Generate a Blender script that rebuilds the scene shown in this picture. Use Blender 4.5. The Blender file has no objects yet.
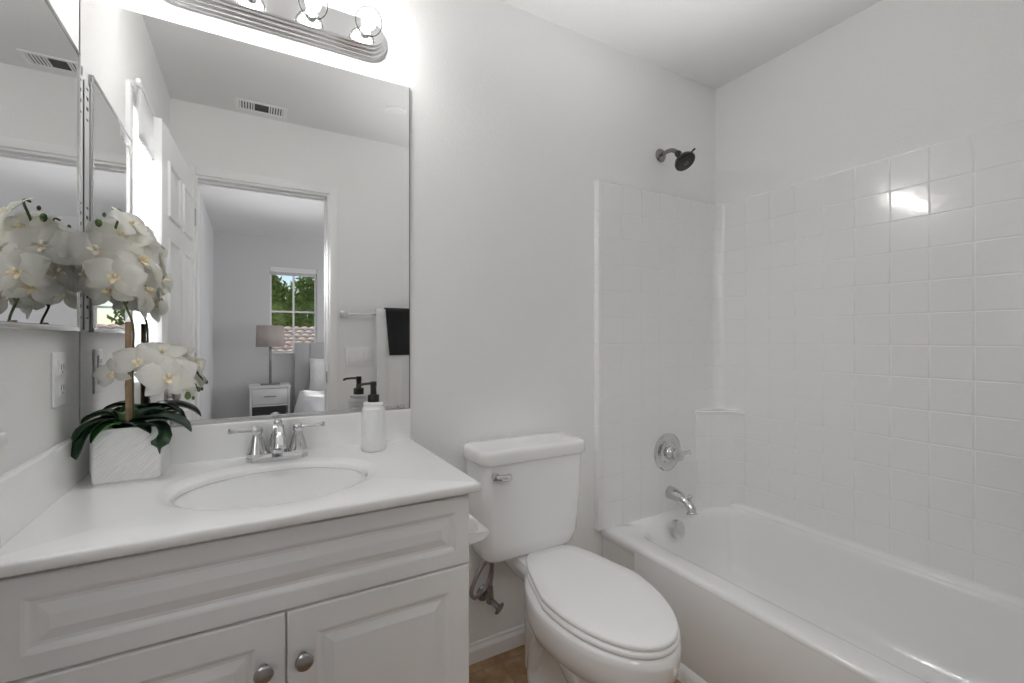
import bpy, bmesh, math, random
from mathutils import Vector, Matrix
from math import sin, cos, pi, radians as R
random.seed(7)
S = bpy.context.scene
COL = S.collection

# ------------------------------------------------------------ camera, sky, exposure
PSI = R(29.6)
cd = bpy.data.cameras.new('camera'); cam = bpy.data.objects.new('camera', cd); COL.objects.link(cam)
cam.location = (0, 0, 1.17); cam.rotation_euler = (R(90), 0, -PSI)
cd.sensor_width = 36; cd.lens = 36 * 459.8 / 1024; cd.shift_y = -2.8 / 1024; cd.clip_start = .02
S.camera = cam
S.view_settings.view_transform = 'Standard'; S.view_settings.look = 'None'
S.view_settings.gamma = 1; S.view_settings.use_curve_mapping = False
S.view_settings.exposure = 0.36
S.cycles.max_bounces = 14; S.cycles.diffuse_bounces = 12; S.cycles.glossy_bounces = 6
S.cycles.transparent_max_bounces = 16; S.cycles.transmission_bounces = 8
S.cycles.sample_clamp_indirect = 6; S.cycles.caustics_reflective = False; S.cycles.caustics_refractive = False

w = bpy.data.worlds.new('sky'); S.world = w; w.use_nodes = True
nt = w.node_tree; nt.nodes.clear()
sk = nt.nodes.new('ShaderNodeTexSky'); sk.sky_type = 'NISHITA'
sk.sun_disc = False; sk.sun_elevation = R(48); sk.sun_rotation = R(150); sk.air_density = 1.0; sk.dust_density = .3
bg = nt.nodes.new('ShaderNodeBackground'); bg.inputs[1].default_value = .10
wo = nt.nodes.new('ShaderNodeOutputWorld')
nt.links.new(sk.outputs[0], bg.inputs[0]); nt.links.new(bg.outputs[0], wo.inputs[0])

def lamp(name, kind, loc, energy, rot=(0, 0, 0), parent=None, color=(1, 1, 1), **kw):
    l = bpy.data.lights.new(name, kind); l.energy = energy; l.color = color
    for k, v in kw.items(): setattr(l, k, v)
    o = bpy.data.objects.new(name, l); COL.objects.link(o)
    o.location = loc; o.rotation_euler = rot
    if parent:
        o.parent = parent; o.matrix_parent_inverse = Matrix.Translation(-wbase(parent))
    return o
def wbase(o):
    b = Vector((0, 0, 0))
    while o: b += o.location; o = o.parent
    return b
lamp('sun', 'SUN', (0, 0, 10), 3.0, rot=(R(48), 0, R(-25)), angle=R(1), color=(1, .95, .88))
# photographer's bounce light in the bedroom, two added fills, daylight at the left window
lamp('bounce_light', 'SPOT', (.30, -1.50, 1.20), 20, rot=(R(180), 0, 0), spot_size=R(95), spot_blend=1, shadow_soft_size=.06)
lamp('ceiling_fill_spot', 'SPOT', (1.10, .80, 1.22), 30, rot=(R(180), 0, 0), spot_size=R(88), spot_blend=1, shadow_soft_size=.08)  # added fill, bounced off the bathroom ceiling to lift the whole room
lamp('bedroom_fill_area', 'AREA', (3.1, -1.7, 1.5), 20, rot=(0, R(90), 0), shape='RECTANGLE', size=1.4, size_y=1.6)  # added fill for the bedroom; the side wall here has no window
lamp('bathroom_window_light', 'AREA', (-.50, .72, 1.50), 20, rot=(0, R(-90), 0), shape='RECTANGLE', size=.95, size_y=.55)
BULB_W = 4.2

fl = lamp('tub_fill_spot', 'SPOT', (.16, -.05, 1.72), 16, spot_size=R(84), spot_blend=1, shadow_soft_size=.12)  # added fill spot aimed at the tub, which was too dark
fl.rotation_euler = (Vector((1.75, .85, .25)) - Vector((.16, -.05, 1.72))).to_track_quat('-Z', 'Y').to_euler()

# ------------------------------------------------------------ materials
def mat(name, col, rough=.5, metal=0., spec=.5, bump=None, noise=None, coat=0., sub=0., emit=None):
    m = bpy.data.materials.new(name); m.use_nodes = True
    n = m.node_tree; b = n.nodes['Principled BSDF']
    c = (*col, 1) if len(col) == 3 else col
    b.inputs['Base Color'].default_value = c; b.inputs['Roughness'].default_value = rough
    b.inputs['Metallic'].default_value = metal; b.inputs['Specular IOR Level'].default_value = spec
    b.inputs['Coat Weight'].default_value = coat; b.inputs['Coat Roughness'].default_value = .05
    if sub: b.inputs['Subsurface Weight'].default_value = sub; b.inputs['Subsurface Radius'].default_value = (.01, .01, .01)
    if emit: b.inputs['Emission Color'].default_value = (*emit[0], 1); b.inputs['Emission Strength'].default_value = emit[1]
    tc = n.nodes.new('ShaderNodeTexCoord')
    if bump:
        t = n.nodes.new('ShaderNodeTexNoise'); t.inputs['Scale'].default_value = bump[0]; t.inputs['Detail'].default_value = 3
        n.links.new(tc.outputs['Object'], t.inputs['Vector'])
        u = n.nodes.new('ShaderNodeBump'); u.inputs['Strength'].default_value = bump[1]; u.inputs['Distance'].default_value = bump[2]
        n.links.new(t.outputs['Fac'], u.inputs['Height']); n.links.new(u.outputs[0], b.inputs['Normal'])
    if noise:   # (scale, colour2, lo, hi)
        t = n.nodes.new('ShaderNodeTexNoise'); t.inputs['Scale'].default_value = noise[0]; t.inputs['Detail'].default_value = 5
        n.links.new(tc.outputs['Object'], t.inputs['Vector'])
        r = n.nodes.new('ShaderNodeValToRGB')
        r.color_ramp.elements[0].position = noise[2]; r.color_ramp.elements[1].position = noise[3]
        r.color_ramp.elements[0].color = c; r.color_ramp.elements[1].color = (*noise[1], 1)
        n.links.new(t.outputs['Fac'], r.inputs['Fac']); n.links.new(r.outputs[0], b.inputs['Base Color'])
    return m
M = {}
M['wall'] = mat('wall_paint', (.85, .85, .845), .75, bump=(110, .22, .004))
M['bedwall'] = mat('bedroom_paint', (.70, .70, .71), .8, bump=(110, .2, .004))
M['ceiling'] = mat('ceiling_paint', (.80, .80, .80), .85, bump=(120, .2, .004))
M['trim'] = mat('white_trim_paint', (.86, .86, .86), .38)
M['cabinet'] = mat('white_cabinet_foil', (.88, .88, .88), .33)
M['counter'] = mat('cultured_marble', (.93, .93, .925), .16, coat=.3)
M['basin'] = mat('shaded_sink', (.56, .56, .56), .12, coat=.4)  # greyer than the counter: the bowl's shade is put into the base colour
M['tub'] = mat('tub_acrylic', (.84, .84, .84), .14, coat=.4)
M['surround'] = mat('surround_acrylic', (.83, .83, .83), .14, coat=.35, bump=(38, .12, .004))
M['china'] = mat('vitreous_china', (.86, .86, .86), .1, coat=.5)
M['seat'] = mat('seat_plastic', (.88, .88, .88), .22)
M['chrome'] = mat('chrome', (.66, .66, .67), .07, 1)
M['chrome2'] = mat('bright_chrome', (.86, .86, .87), .12, 1)
M['satin'] = mat('satin_nickel', (.42, .41, .40), .3, 1)
M['aged'] = mat('dull_chrome', (.30, .29, .29), .25, 1)
M['braid'] = mat('braided_steel', (.33, .29, .33), .35, .9, bump=(400, .6, .002))
M['black'] = mat('black_plastic', (.013, .013, .013), .35)
M['blackmetal'] = mat('dark_chrome', (.06, .06, .065), .18, .8)
M['mirror'] = mat('mirror_silver', (.90, .905, .905), 0., 1)
M['mirroredge'] = mat('mirror_edge', (.42, .43, .43), .2, .9)
M['alu'] = mat('brushed_aluminium', (.72, .72, .72), .25, 1)
M['slot'] = mat('slot_black', (.06, .06, .06), .6)
M['plastic'] = mat('white_plastic', (.86, .86, .86), .35)
M['ceramic'] = mat('matte_white_ceramic', (.86, .86, .86), .55)
M['petal'] = mat('orchid_petal', (.98, .975, .93), .55, sub=.25, noise=(14, (.95, .94, .82), .5, .85))
def petalmat(m):
    n = m.node_tree; b = n.nodes['Principled BSDF']; o = [x for x in n.nodes if x.type == 'OUTPUT_MATERIAL'][0]
    t_ = n.nodes.new('ShaderNodeBsdfTranslucent'); t_.inputs[0].default_value = (1, .99, .93, 1); x = n.nodes.new('ShaderNodeMixShader'); x.inputs[0].default_value = .45
    n.links.new(b.outputs[0], x.inputs[1]); n.links.new(t_.outputs[0], x.inputs[2]); n.links.new(x.outputs[0], o.inputs[0])
petalmat(M['petal'])
M['lip'] = mat('orchid_lip', (.92, .82, .55), .5, noise=(60, (.82, .58, .52), .52, .66))
M['lipw'] = mat('orchid_lip_pale', (.90, .84, .68), .5, noise=(50, (.80, .52, .48), .55, .66))
M['leaf'] = mat('orchid_leaf', (.010, .035, .018), .32, noise=(10, (.05, .14, .035), .45, .8))
M['leaf2'] = mat('orchid_leaf_bright', (.03, .12, .02), .32, noise=(10, (.09, .26, .05), .4, .8))
M['stem'] = mat('orchid_stem', (.075, .11, .04), .5)
M['bud'] = mat('orchid_bud', (.08, .14, .03), .5)
M['cane'] = mat('bamboo_cane', (.36, .25, .14), .6, noise=(30, (.24, .16, .09), .4, .7))
M['moss'] = mat('planter_moss', (.05, .05, .03), .95, bump=(90, 1, .01))
M['towelw'] = mat('white_terry', (.84, .84, .84), .95, bump=(420, .8, .004))
M['towelb'] = mat('black_terry', (.012, .012, .013), .95, bump=(420, .8, .004))
M['tissue'] = mat('tissue_paper', (.87, .87, .87), .95, bump=(60, .5, .004))
M['carpet'] = mat('carpet', (.42, .40, .38), .98, bump=(300, .8, .01))
M['shade'] = mat('linen_lampshade', (.50, .44, .42), .9, bump=(300, .3, .002))
M['brushed'] = mat('lamp_metal', (.30, .30, .31), .35, 1)
M['night'] = mat('nightstand_lacquer', (.80, .80, .80), .35)
M['dark'] = mat('grey_shelf', (.20, .20, .21), .6)
M['uphol'] = mat('headboard_fabric', (.50, .50, .51), .9, bump=(200, .3, .003))
M['linen'] = mat('bed_linen', (.84, .84, .85), .9, bump=(14, .5, .02))
M['clay'] = mat('clay_roof_tile', (.66, .45, .34), .85, noise=(5, (.82, .70, .58), .35, .65))
M['foliage'] = mat('tree_leaves', (.17, .26, .05), .6, noise=(3, (.36, .46, .12), .35, .65))
M['bark'] = mat('tree_bark', (.10, .07, .05), .9)
M['grass'] = mat('far_ground', (.16, .17, .09), .95)
M['stucco'] = mat('stucco', (.62, .55, .47), .9)
M['warmglow'] = mat('filament', (1, 1, 1), .5, emit=((1, .97, .93), 9))

def glassmat(name, alpha, tint=(1, 1, 1)):
    m = bpy.data.materials.new(name); m.use_nodes = True; n = m.node_tree; n.nodes.clear()
    o = n.nodes.new('ShaderNodeOutputMaterial'); mx = n.nodes.new('ShaderNodeMixShader')
    t = n.nodes.new('ShaderNodeBsdfTransparent'); g = n.nodes.new('ShaderNodeBsdfGlossy')
    t.inputs[0].default_value = (*tint, 1); g.inputs['Roughness'].default_value = .03
    l = n.nodes.new('ShaderNodeLayerWeight'); l.inputs['Blend'].default_value = alpha
    n.links.new(l.outputs['Fresnel'], mx.inputs[0]); n.links.new(t.outputs[0], mx.inputs[1]); n.links.new(g.outputs[0], mx.inputs[2])
    n.links.new(mx.outputs[0], o.inputs[0]); return m
M['pane'] = glassmat('window_pane', .2)
M['bulb'] = glassmat('clear_bulb_glass', .06, (.97, .97, .97))
def blindmat():
    m = bpy.data.materials.new('translucent_blind'); m.use_nodes = True; n = m.node_tree; n.nodes.clear()
    o = n.nodes.new('ShaderNodeOutputMaterial'); mx = n.nodes.new('ShaderNodeMixShader')
    d = n.nodes.new('ShaderNodeBsdfDiffuse'); t = n.nodes.new('ShaderNodeBsdfTranslucent')
    d.inputs[0].default_value = (.86, .86, .86, 1); t.inputs[0].default_value = (.9, .9, .9, 1); mx.inputs[0].default_value = .45
    n.links.new(d.outputs[0], mx.inputs[1]); n.links.new(t.outputs[0], mx.inputs[2]); n.links.new(mx.outputs[0], o.inputs[0]); return m
M['blind'] = blindmat()
def floormat():
    m = mat('brown_floor_tile', (.2, .12, .07), .45); n = m.node_tree; b = n.nodes['Principled BSDF']
    tc = n.nodes.new('ShaderNodeTexCoord'); mp = n.nodes.new('ShaderNodeMapping'); mp.inputs['Location'].default_value = (.13, .06, 0)
    n.links.new(tc.outputs['Object'], mp.inputs[0])
    a = n.nodes.new('ShaderNodeTexNoise'); a.inputs['Scale'].default_value = 9; a.inputs['Detail'].default_value = 8; a.inputs['Roughness'].default_value = .7
    r = n.nodes.new('ShaderNodeValToRGB'); e = r.color_ramp.elements
    e[0].position = .32; e[0].color = (.18, .10, .055, 1); e[1].position = .66; e[1].color = (.48, .34, .21, 1)
    x = e.new(.5); x.color = (.36, .22, .115, 1)
    br = n.nodes.new('ShaderNodeTexBrick'); br.offset = 0; br.inputs['Scale'].default_value = 1
    br.inputs['Brick Width'].default_value = .305; br.inputs['Row Height'].default_value = .305; br.inputs['Mortar Size'].default_value = .0022
    mx = n.nodes.new('ShaderNodeMix'); mx.data_type = 'RGBA'
    n.links.new(mp.outputs[0], a.inputs['Vector']); n.links.new(mp.outputs[0], br.inputs['Vector'])
    n.links.new(a.outputs['Fac'], r.inputs[0]); n.links.new(br.outputs['Fac'], mx.inputs[0])
    n.links.new(r.outputs[0], mx.inputs[6]); mx.inputs[7].default_value = (.24, .165, .105, 1)
    n.links.new(mx.outputs[2], b.inputs['Base Color']); return m
M['floor'] = floormat()

# ------------------------------------------------------------ mesh helpers
class MB:
    def __init__(s): s.bm = bmesh.new()
    def box(s, x0, x1, y0, y1, z0, z1, bev=0, seg=2, rot=None):
        r = bmesh.ops.create_cube(s.bm, size=1)
        vs = r['verts']
        for v in vs: v.co = Vector(((x0 + x1) / 2 + v.co.x * (x1 - x0), (y0 + y1) / 2 + v.co.y * (y1 - y0), (z0 + z1) / 2 + v.co.z * (z1 - z0)))
        if bev:
            es = list({e for v in vs for e in v.link_edges})
            rr = bmesh.ops.bevel(s.bm, geom=es, offset=bev, segments=seg, profile=.5, affect='EDGES', clamp_overlap=True)
            vs = list({v for f in rr['faces'] for v in f.verts} | {v for v in vs if v.is_valid})
        if rot: bmesh.ops.rotate(s.bm, verts=vs, cent=rot[0], matrix=rot[1])
        return s
    def loft(s, rings, cap0=True, cap1=True, closed=True):
        V = [[s.bm.verts.new(p) for p in r] for r in rings]
        n = len(V[0])
        for a, b in zip(V, V[1:]):
            for i in range(n if closed else n - 1):
                j = (i + 1) % n
                try: s.bm.faces.new((a[i], a[j], b[j], b[i]))
                except ValueError: pass
        if cap0: s.bm.faces.new(list(reversed(V[0])))
        if cap1: s.bm.faces.new(V[-1])
        return s
    def lathe(s, prof, c=(0, 0, 0), axis=(0, 0, 1), n=28, cap=True):
        q = Vector(axis).normalized().to_track_quat('Z', 'Y'); c = Vector(c)
        rings = [[c + q @ Vector((max(r, 1e-4) * cos(2 * pi * i / n), max(r, 1e-4) * sin(2 * pi * i / n), h)) for i in range(n)] for r, h in prof]
        return s.loft(rings, cap, cap)
    def tube(s, pts, rad, n=10, cap=True):
        pts = [Vector(p) for p in pts]; N = len(pts)
        rad = [rad] * N if isinstance(rad, (int, float)) else rad
        rings = []; up = None
        for i, p in enumerate(pts):
            t = (pts[min(i + 1, N - 1)] - pts[max(i - 1, 0)]).normalized()
            if up is None:
                up = Vector((0, 0, 1)) if abs(t.z) < .9 else Vector((1, 0, 0))
            u = (up - t * up.dot(t)).normalized(); up = u; v = t.cross(u)
            rings.append([p + (u * cos(2 * pi * k / n) + v * sin(2 * pi * k / n)) * rad[i] for k in range(n)])
        return s.loft(rings, cap, cap)
    def sphere(s, c, r, sc=(1, 1, 1), n=16):
        m = Matrix.Translation(c) @ Matrix.Diagonal((*[r * k for k in sc], 1))
        bmesh.ops.create_uvsphere(s.bm, u_segments=n, v_segments=n // 2 + 2, radius=1, matrix=m); return s
    def build(s, name, m, parent=None, smooth=True, ang=35, solid=None):
        b = wbase(parent)
        if b.length: bmesh.ops.translate(s.bm, verts=s.bm.verts, vec=-b)
        bmesh.ops.recalc_face_normals(s.bm, faces=s.bm.faces)
        me = bpy.data.meshes.new(name); s.bm.to_mesh(me); s.bm.free()
        me.materials.append(M[m])
        if smooth:
            me.shade_smooth()
            if ang < 180: me.set_sharp_from_angle(angle=R(ang))
        o = bpy.data.objects.new(name, me); COL.objects.link(o); o.parent = parent
        if solid:
            md = o.modifiers.new('thickness', 'SOLIDIFY'); md.thickness = solid; md.offset = 0
        return o
def smoothpath(pts, k=6):
    P = [Vector(p) for p in pts]; out = []
    for i in range(len(P) - 1):
        a, b, c, d = P[max(i - 1, 0)], P[i], P[i + 1], P[min(i + 2, len(P) - 1)]
        for j in range(k):
            t = j / k
            out.append(.5 * ((2 * b) + (c - a) * t + (2 * a - 5 * b + 4 * c - d) * t * t + (3 * b - a - 3 * c + d) * t ** 3))
    out.append(P[-1]); return out
def thing(name, label, cat, loc=(0, 0, 0), group=None):
    o = bpy.data.objects.new(name, None); COL.objects.link(o); o.location = loc; o.empty_display_size = .1
    return tag(o, label, cat, group)
def tag(o, label, cat, group=None):
    o['label'] = label; o['category'] = cat
    if group: o['group'] = group
    return o
def struct(o): o['kind'] = 'structure'; return o
def sbox(name, m, *b, bev=0):
    return struct(MB().box(*b, bev=bev).build(name, m, smooth=bool(bev)))
def copy_tree(o, parent=None):
    c = o.copy(); COL.objects.link(c)
    if parent: c.parent = parent
    for ch in list(o.children): copy_tree(ch, c)
    return c
def rrect(x0, x1, y0, y1, r, z, n=8, k=4):
    """rounded rectangle ring with n points a corner and k on each straight side"""
    P = []
    cs = [(x1 - r, y1 - r, 0), (x0 + r, y1 - r, 90), (x0 + r, y0 + r, 180), (x1 - r, y0 + r, 270)]
    for i, (cx, cy, a) in enumerate(cs):
        for j in range(n + 1):
            t = R(a + 90 * j / n); P.append(Vector((cx + r * cos(t), cy + r * sin(t), z)))
        nx = cs[(i + 1) % 4]; t = R(nx[2]); q = Vector((nx[0] + r * cos(t), nx[1] + r * sin(t), z)); p = P[-1]
        for j in range(1, k): P.append(p.lerp(q, j / k))
    return P
def panel_loft(mb, o, u, v, n, W, Hh, rings):
    """nested rectangles (inset, depth along n) from the lower left corner o"""
    o, u, v, n = map(Vector, (o, u, v, n)); L = []
    for ins, d in rings:
        L.append([o + u * a + v * b + n * d for a, b in ((ins, ins), (W - ins, ins), (W - ins, Hh - ins), (ins, Hh - ins))])
    return mb.loft(L, cap0=False)

# ------------------------------------------------------------ room shell
XL, XR, YB, YR, ZC = -.369, 2.054, 1.52, .036, 2.436
YF = -3.38; BX = 3.2; HT = 2.05; DL, DR = -.262, .418
sbox('floor', 'floor', XL - .1, XR + .1, YR - .06, YB + .1, -.1, 0)
sbox('floor', 'carpet', XL - .1, BX + .1, YF - .1, YR - .06, -.1, 0)
sbox('ceiling', 'ceiling', XL - .1, XR + .1, YR - .06, YB + .1, ZC, ZC + .1)
sbox('ceiling', 'ceiling', XL - .1, BX + .1, YF - .1, YR - .06, ZC, ZC + .1)
sbox('wall_back', 'wall', XL - .1, XR + .1, YB, YB + .1, 0, ZC)
sbox('wall_right', 'wall', XR, XR + .1, YR, YB, 0, ZC)
# left wall with its window
LW0, LW1, LZ0, LZ1 = .46, .985, 1.02, 1.99
mb = MB().box(XL - .1, XL, LW1, YB, 0, ZC).box(XL - .1, XL, YR, LW0, 0, ZC).box(XL - .1, XL, LW0, LW1, 0, LZ0).box(XL - .1, XL, LW0, LW1, LZ1, ZC)
struct(mb.build('wall_left', 'wall', smooth=False))
mb = MB().box(XL - .1, DL, YR - .12, YR, 0, ZC).box(DR, BX + .1, YR - .12, YR, 0, ZC).box(DL, DR, YR - .12, YR, HT, ZC)
struct(mb.build('wall_rear', 'wall', smooth=False))
WX0, WX1, WZ0, WZ1 = .205, .745, 1.0, 2.065
mb = MB().box(XL - .1, WX0, YF - .12, YF, 0, ZC).box(WX1, BX + .1, YF - .12, YF, 0, ZC).box(WX0, WX1, YF - .12, YF, 0, WZ0).box(WX0, WX1, YF - .12, YF, WZ1, ZC)
struct(mb.build('wall_bedroom_far', 'bedwall', smooth=False))
sbox('wall_bedroom_left', 'bedwall', XL - .1, XL - .012, YF, YR - .12, 0, ZC)
sbox('wall_bedroom_right', 'bedwall', BX, BX + .1, YF, YR - .12, 0, ZC)
# baseboards
def baseboard(name, x0, x1, y0, y1):
    mb = MB().box(x0, x1, y0, y1, 0, .052)
    dx, dy = (0, .005) if abs(x1 - x0) > abs(y1 - y0) else (.005, 0)
    return mb, dx, dy
mb = MB(); P0 = [(YB - .0005, 0), (YB - .013, 0), (YB - .013, .045), (YB - .010, .052), (YB - .006, .058), (YB - .006, .066), (YB - .002, .070), (YB - .0005, .070)]
mb.loft([[Vector((x, y, z)) for y, z in P0] for x in (.447, 1.286)])
struct(mb.build('baseboard_back', 'trim', smooth=False))
mb = MB(); mb.loft([[Vector((x, YF + YB - y, z * 1.2)) for y, z in P0] for x in (XL, BX)])
struct(mb.build('baseboard_bedroom', 'trim', smooth=False))
# door casing and jamb
mb = MB(); cw = .046
for y0, y1 in ((YR, YR + .014), (YR - .134, YR - .12)):
    mb.box(DR, DR + cw, y0, y1, 0, HT + cw, .003).box(DL - cw, DL, y0, y1, 0, HT + cw, .003).box(DL - .001, DR + .001, y0, y1, HT, HT + cw, .003)
    e = .006 if y0 > 0 else -.006
struct(mb.build('trim_1', 'trim'))
mb = MB().box(DR - .012, DR, YR - .12, YR, 0, HT).box(DL, DL + .012, YR - .12, YR, 0, HT).box(DL + .012, DR - .012, YR - .12, YR, HT - .012, HT)
mb.box(DR - .022, DR - .012, YR - .075, YR - .045, 0, HT - .012).box(DL + .012, DR - .012, YR - .075, YR - .045, HT - .022, HT - .012)
jamb = struct(mb.build('trim_2', 'trim', smooth=False))
MB().box(DR - .0135, DR - .012, YR - .036, YR - .008, .90, .97, .0005).build('strike_plate', 'aged', jamb)
# bathroom door, swung open along the left wall
t = struct(thing('door_1', 'white six-panel door standing open beside the left wall', 'door', (DL + .002, YR + .022, 0)))
bx, by = DL + .002, YR + .022
mb = MB().box(bx - .038, bx, by, by + .735, .012, 2.03, .0015)
for (z0, z1) in ((1.67, 1.90), (.99, 1.585), (.23, .83)):
    for (a, b) in ((.105, .33), (.415, .64)):
        for side in (0, 1):
            o = (bx, by + a, z0) if side == 0 else (bx - .038, by + b, z0)
            panel_loft(mb, o, (0, 1 if side == 0 else -1, 0), (0, 0, 1), (1 if side == 0 else -1, 0, 0), b - a, z1 - z0,
                       [(0, -.001), (.004, .009), (.012, .009), (.020, .0008), (.034, .0008), (.052, .008)])
mb.build('door_slab', 'trim', t)
mb = MB()
for s in (1, -1):
    x = bx if s > 0 else bx - .038
    mb.lathe([(.031, 0), (.031, .004), (.026, .007), (.011, .010), (.010, .022), (.020, .028), (.026, .036), (.024, .045), (.010, .050)], (x, by + .675, .94), (s, 0, 0), 24)
mb.build('door_knob', 'satin', t)
mb = MB()
for z in (.25, 1.05, 1.82): mb.tube([(bx - .002, by - .006, z - .045), (bx - .002, by - .006, z + .045)], .006, 10)
mb.build('hinge', 'satin', t)
t.rotation_euler = (0, 0, R(3.2))
# left window: frame, casing, pane, blind, valance
t = struct(thing('window_1', 'bright window with lowered white blind on the left wall', 'window', (XL - .05, .72, LZ0)))
mb = MB(); c = .05
mb.box(XL, XL + .014, LW1, LW1 + c, LZ0 - c, LZ1 + c, .003).box(XL, XL + .014, LW0 - c, LW0, LZ0 - c, LZ1 + c, .003)
mb.box(XL, XL + .014, LW0, LW1, LZ1, LZ1 + c, .003).box(XL, XL + .03, LW0 - c - .01, LW1 + c + .01, LZ0 - .02, LZ0, .004).box(XL, XL + .012, LW0 - c, LW1 + c, LZ0 - .07, LZ0 - .02, .003)
mb.build('window_casing', 'trim', t)
mb = MB()
for a, b in ((LW0, LW0 + .03), (LW1 - .03, LW1)): mb.box(XL - .095, XL - .06, a, b, LZ0, LZ1)
for a, b in ((LZ0, LZ0 + .03), (LZ1 - .03, LZ1), (1.49, 1.52)): mb.box(XL - .094, XL - .061, LW0 + .03, LW1 - .03, a, b)
mb.build('window_frame', 'plastic', t, smooth=False)
MB().box(XL - .08, XL - .076, LW0 + .03, LW1 - .03, LZ0 + .03, LZ1 - .03).build('pane', 'pane', t, smooth=False)
mb = MB(); N = 60
zz = [LZ0 + .012 + (LZ1 - LZ0 - .03) * i / N for i in range(N + 1)]
mb.loft([[Vector((XL - .022 + (.007 if i % 2 else 0), y, z)) for y in (LW0 + .006, LW1 - .006)] for i, z in enumerate(zz)], False, False, closed=False)
mb.build('window_blind', 'blind', t, smooth=False)
mb = MB(); N = 44
y0_, y1_ = LW0 - .03, LW1 + .03
mb.loft([[Vector((XL + .030 + (.010 if i % 2 else 0) + (.004 if z < 1.9 else 0), y0_ + (y1_ - y0_) * i / N, z)) for z in (1.86, 1.89, 1.95, 2.035)] for i in range(N + 1)], False, False, closed=False)
mb.build('valance', 'blind', t, smooth=True, ang=180, solid=.0015)
mb = MB().tube([(XL + .036, LW0 - .045, 2.045), (XL + .036, LW1 + .045, 2.045)], .008, 12).sphere((XL + .036, LW1 + .052, 2.045), .009, (1, 1, 1.3)).box(XL, XL + .04, LW1 + .02, LW1 + .03, 2.035, 2.055)
mb.build('curtain_rod', 'plastic', t)
# bedroom window
t = struct(thing('window_2', 'four-light bedroom window over the headboard', 'window', ((WX0 + WX1) / 2, YF - .06, WZ0)))
mb = MB(); f = .02
for a, b in ((WX0, WX0 + f), (WX1 - f, WX1)): mb.box(a, b, YF - .10, YF - .05, WZ0, WZ1)
for a, b in ((WZ0, WZ0 + f), (WZ1 - f, WZ1)): mb.box(WX0 + f, WX1 - f, YF - .10, YF - .05, a, b)
mb.box(.464, .484, YF - .095, YF - .055, WZ0 + f, WZ1 - f).box(WX0 + f, WX1 - f, YF - .093, YF - .057, 1.50, 1.522)
mb.build('window_frame', 'plastic', t, smooth=False)
MB().box(WX0 + f, WX1 - f, YF - .077, YF - .073, WZ0 + f, WZ1 - f).build('pane', 'pane', t, smooth=False)
mb = MB().box(WX0 + .004, WX1 - .004, YF - .045, YF - .002, 2.0, WZ1 - .001, .003)
for k in range(6): mb.box(WX0 + .01, WX1 - .01, YF - .04, YF - .012, 1.965 + k * .006, 1.968 + k * .006)
mb.build('raised_blind', 'plastic', t, smooth=False)
MB().box(WX0 - .02, WX1 + .02, YF - .02, YF + .025, WZ0 - .02, WZ0 - .0005, .003).build('window_sill', 'trim', t)

# ------------------------------------------------------------ outside
g = struct(MB().box(-30, 30, -40, YF - .2, -3.1, -3).build('ground', 'grass', smooth=False))
t = thing('neighbouring_house', 'low house with a pinkish clay tiled roof outside the bedroom window', 'house', (1.5, -8.5, -3))
MB().box(-3.6, 4.1, -11.6, -6.3, -3, .62).build('wall', 'stucco', t, smooth=False)
mb = MB(); rows = 11; cols = 44
ya, yb_, za, zb = -5.9, -9.0, .50, 1.42
for rI in range(rows):
    v0, v1 = rI / rows, (rI + 1.15) / rows
    R0 = []; R1 = []
    for cI in range(cols * 6 + 1):
        x = -4 + 8.5 * cI / (cols * 6); ph = 2 * pi * cI / 6
        hgt = .045 * abs(sin(ph / 2)) ** .7
        R0.append(Vector((x, ya + (yb_ - ya) * v0, za + (zb - za) * v0 + hgt + .035)))
        R1.append(Vector((x, ya + (yb_ - ya) * v1, za + (zb - za) * v1 + hgt * .8)))
    mb.loft([[p - Vector((0, 0, .035)) for p in R0], R0, R1], False, False, closed=False)
mb.loft([[Vector((-4, ya, za - .03)), Vector((4.5, ya, za - .03))], [Vector((-4, yb_, zb - .03)), Vector((4.5, yb_, zb - .03))], [Vector((-4, -12, .5)), Vector((4.5, -12, .5))]], False, False, closed=False)
mb.build('roof', 'clay', t, smooth=False)
t.rotation_euler = (0, 0, R(20))
def tree(x, y, ztop, rx, label):
    t = thing('tree', label, 'tree', (x, y, -3), 'trees behind the neighbouring roof')
    MB().tube(smoothpath([(x, y, -3), (x + .08, y, -1), (x - .05, y + .05, ztop - rx * 1.2)]), .13, 8).build('trunk', 'bark', t)
    mb = MB(); rz = (ztop + .4) / 2 if ztop > 2 else 1.2; cz = ztop - rz
    for k in range(2600):
        a = random.uniform(0, 2 * pi); h = random.uniform(-1, 1); rr = (1 - h * h) ** .5 * random.uniform(.55, 1.05) * (1 + .18 * sin(3 * a + 4 * h + x))
        c = Vector((x + rx * rr * cos(a), y + rx * .8 * rr * sin(a), cz + rz * h * random.uniform(.85, 1.03)))
        s = random.uniform(.05, .11)
        d1 = Vector([random.gauss(0, 1) for _ in range(3)]).normalized(); d2 = d1.orthogonal().normalized()
        n = [mb.bm.verts.new(c + q) for q in (d1 * s * 1.5, d2 * s * .6, -d1 * s * 1.5, -d2 * s * .6)]
        mb.bm.faces.new(n)
    mb.sphere((x, y, cz), 1, (rx * .72, rx * .6, rz * .8), 14)
    mb.build('foliage', 'foliage', t, smooth=False)
tree(.30, -13.6, 3.35, 1.15, 'leafy green tree filling the left panes of the bedroom window')
tree(1.85, -15.6, 3.45, 1.15, 'leafy green tree filling the right panes of the bedroom window')

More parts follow.
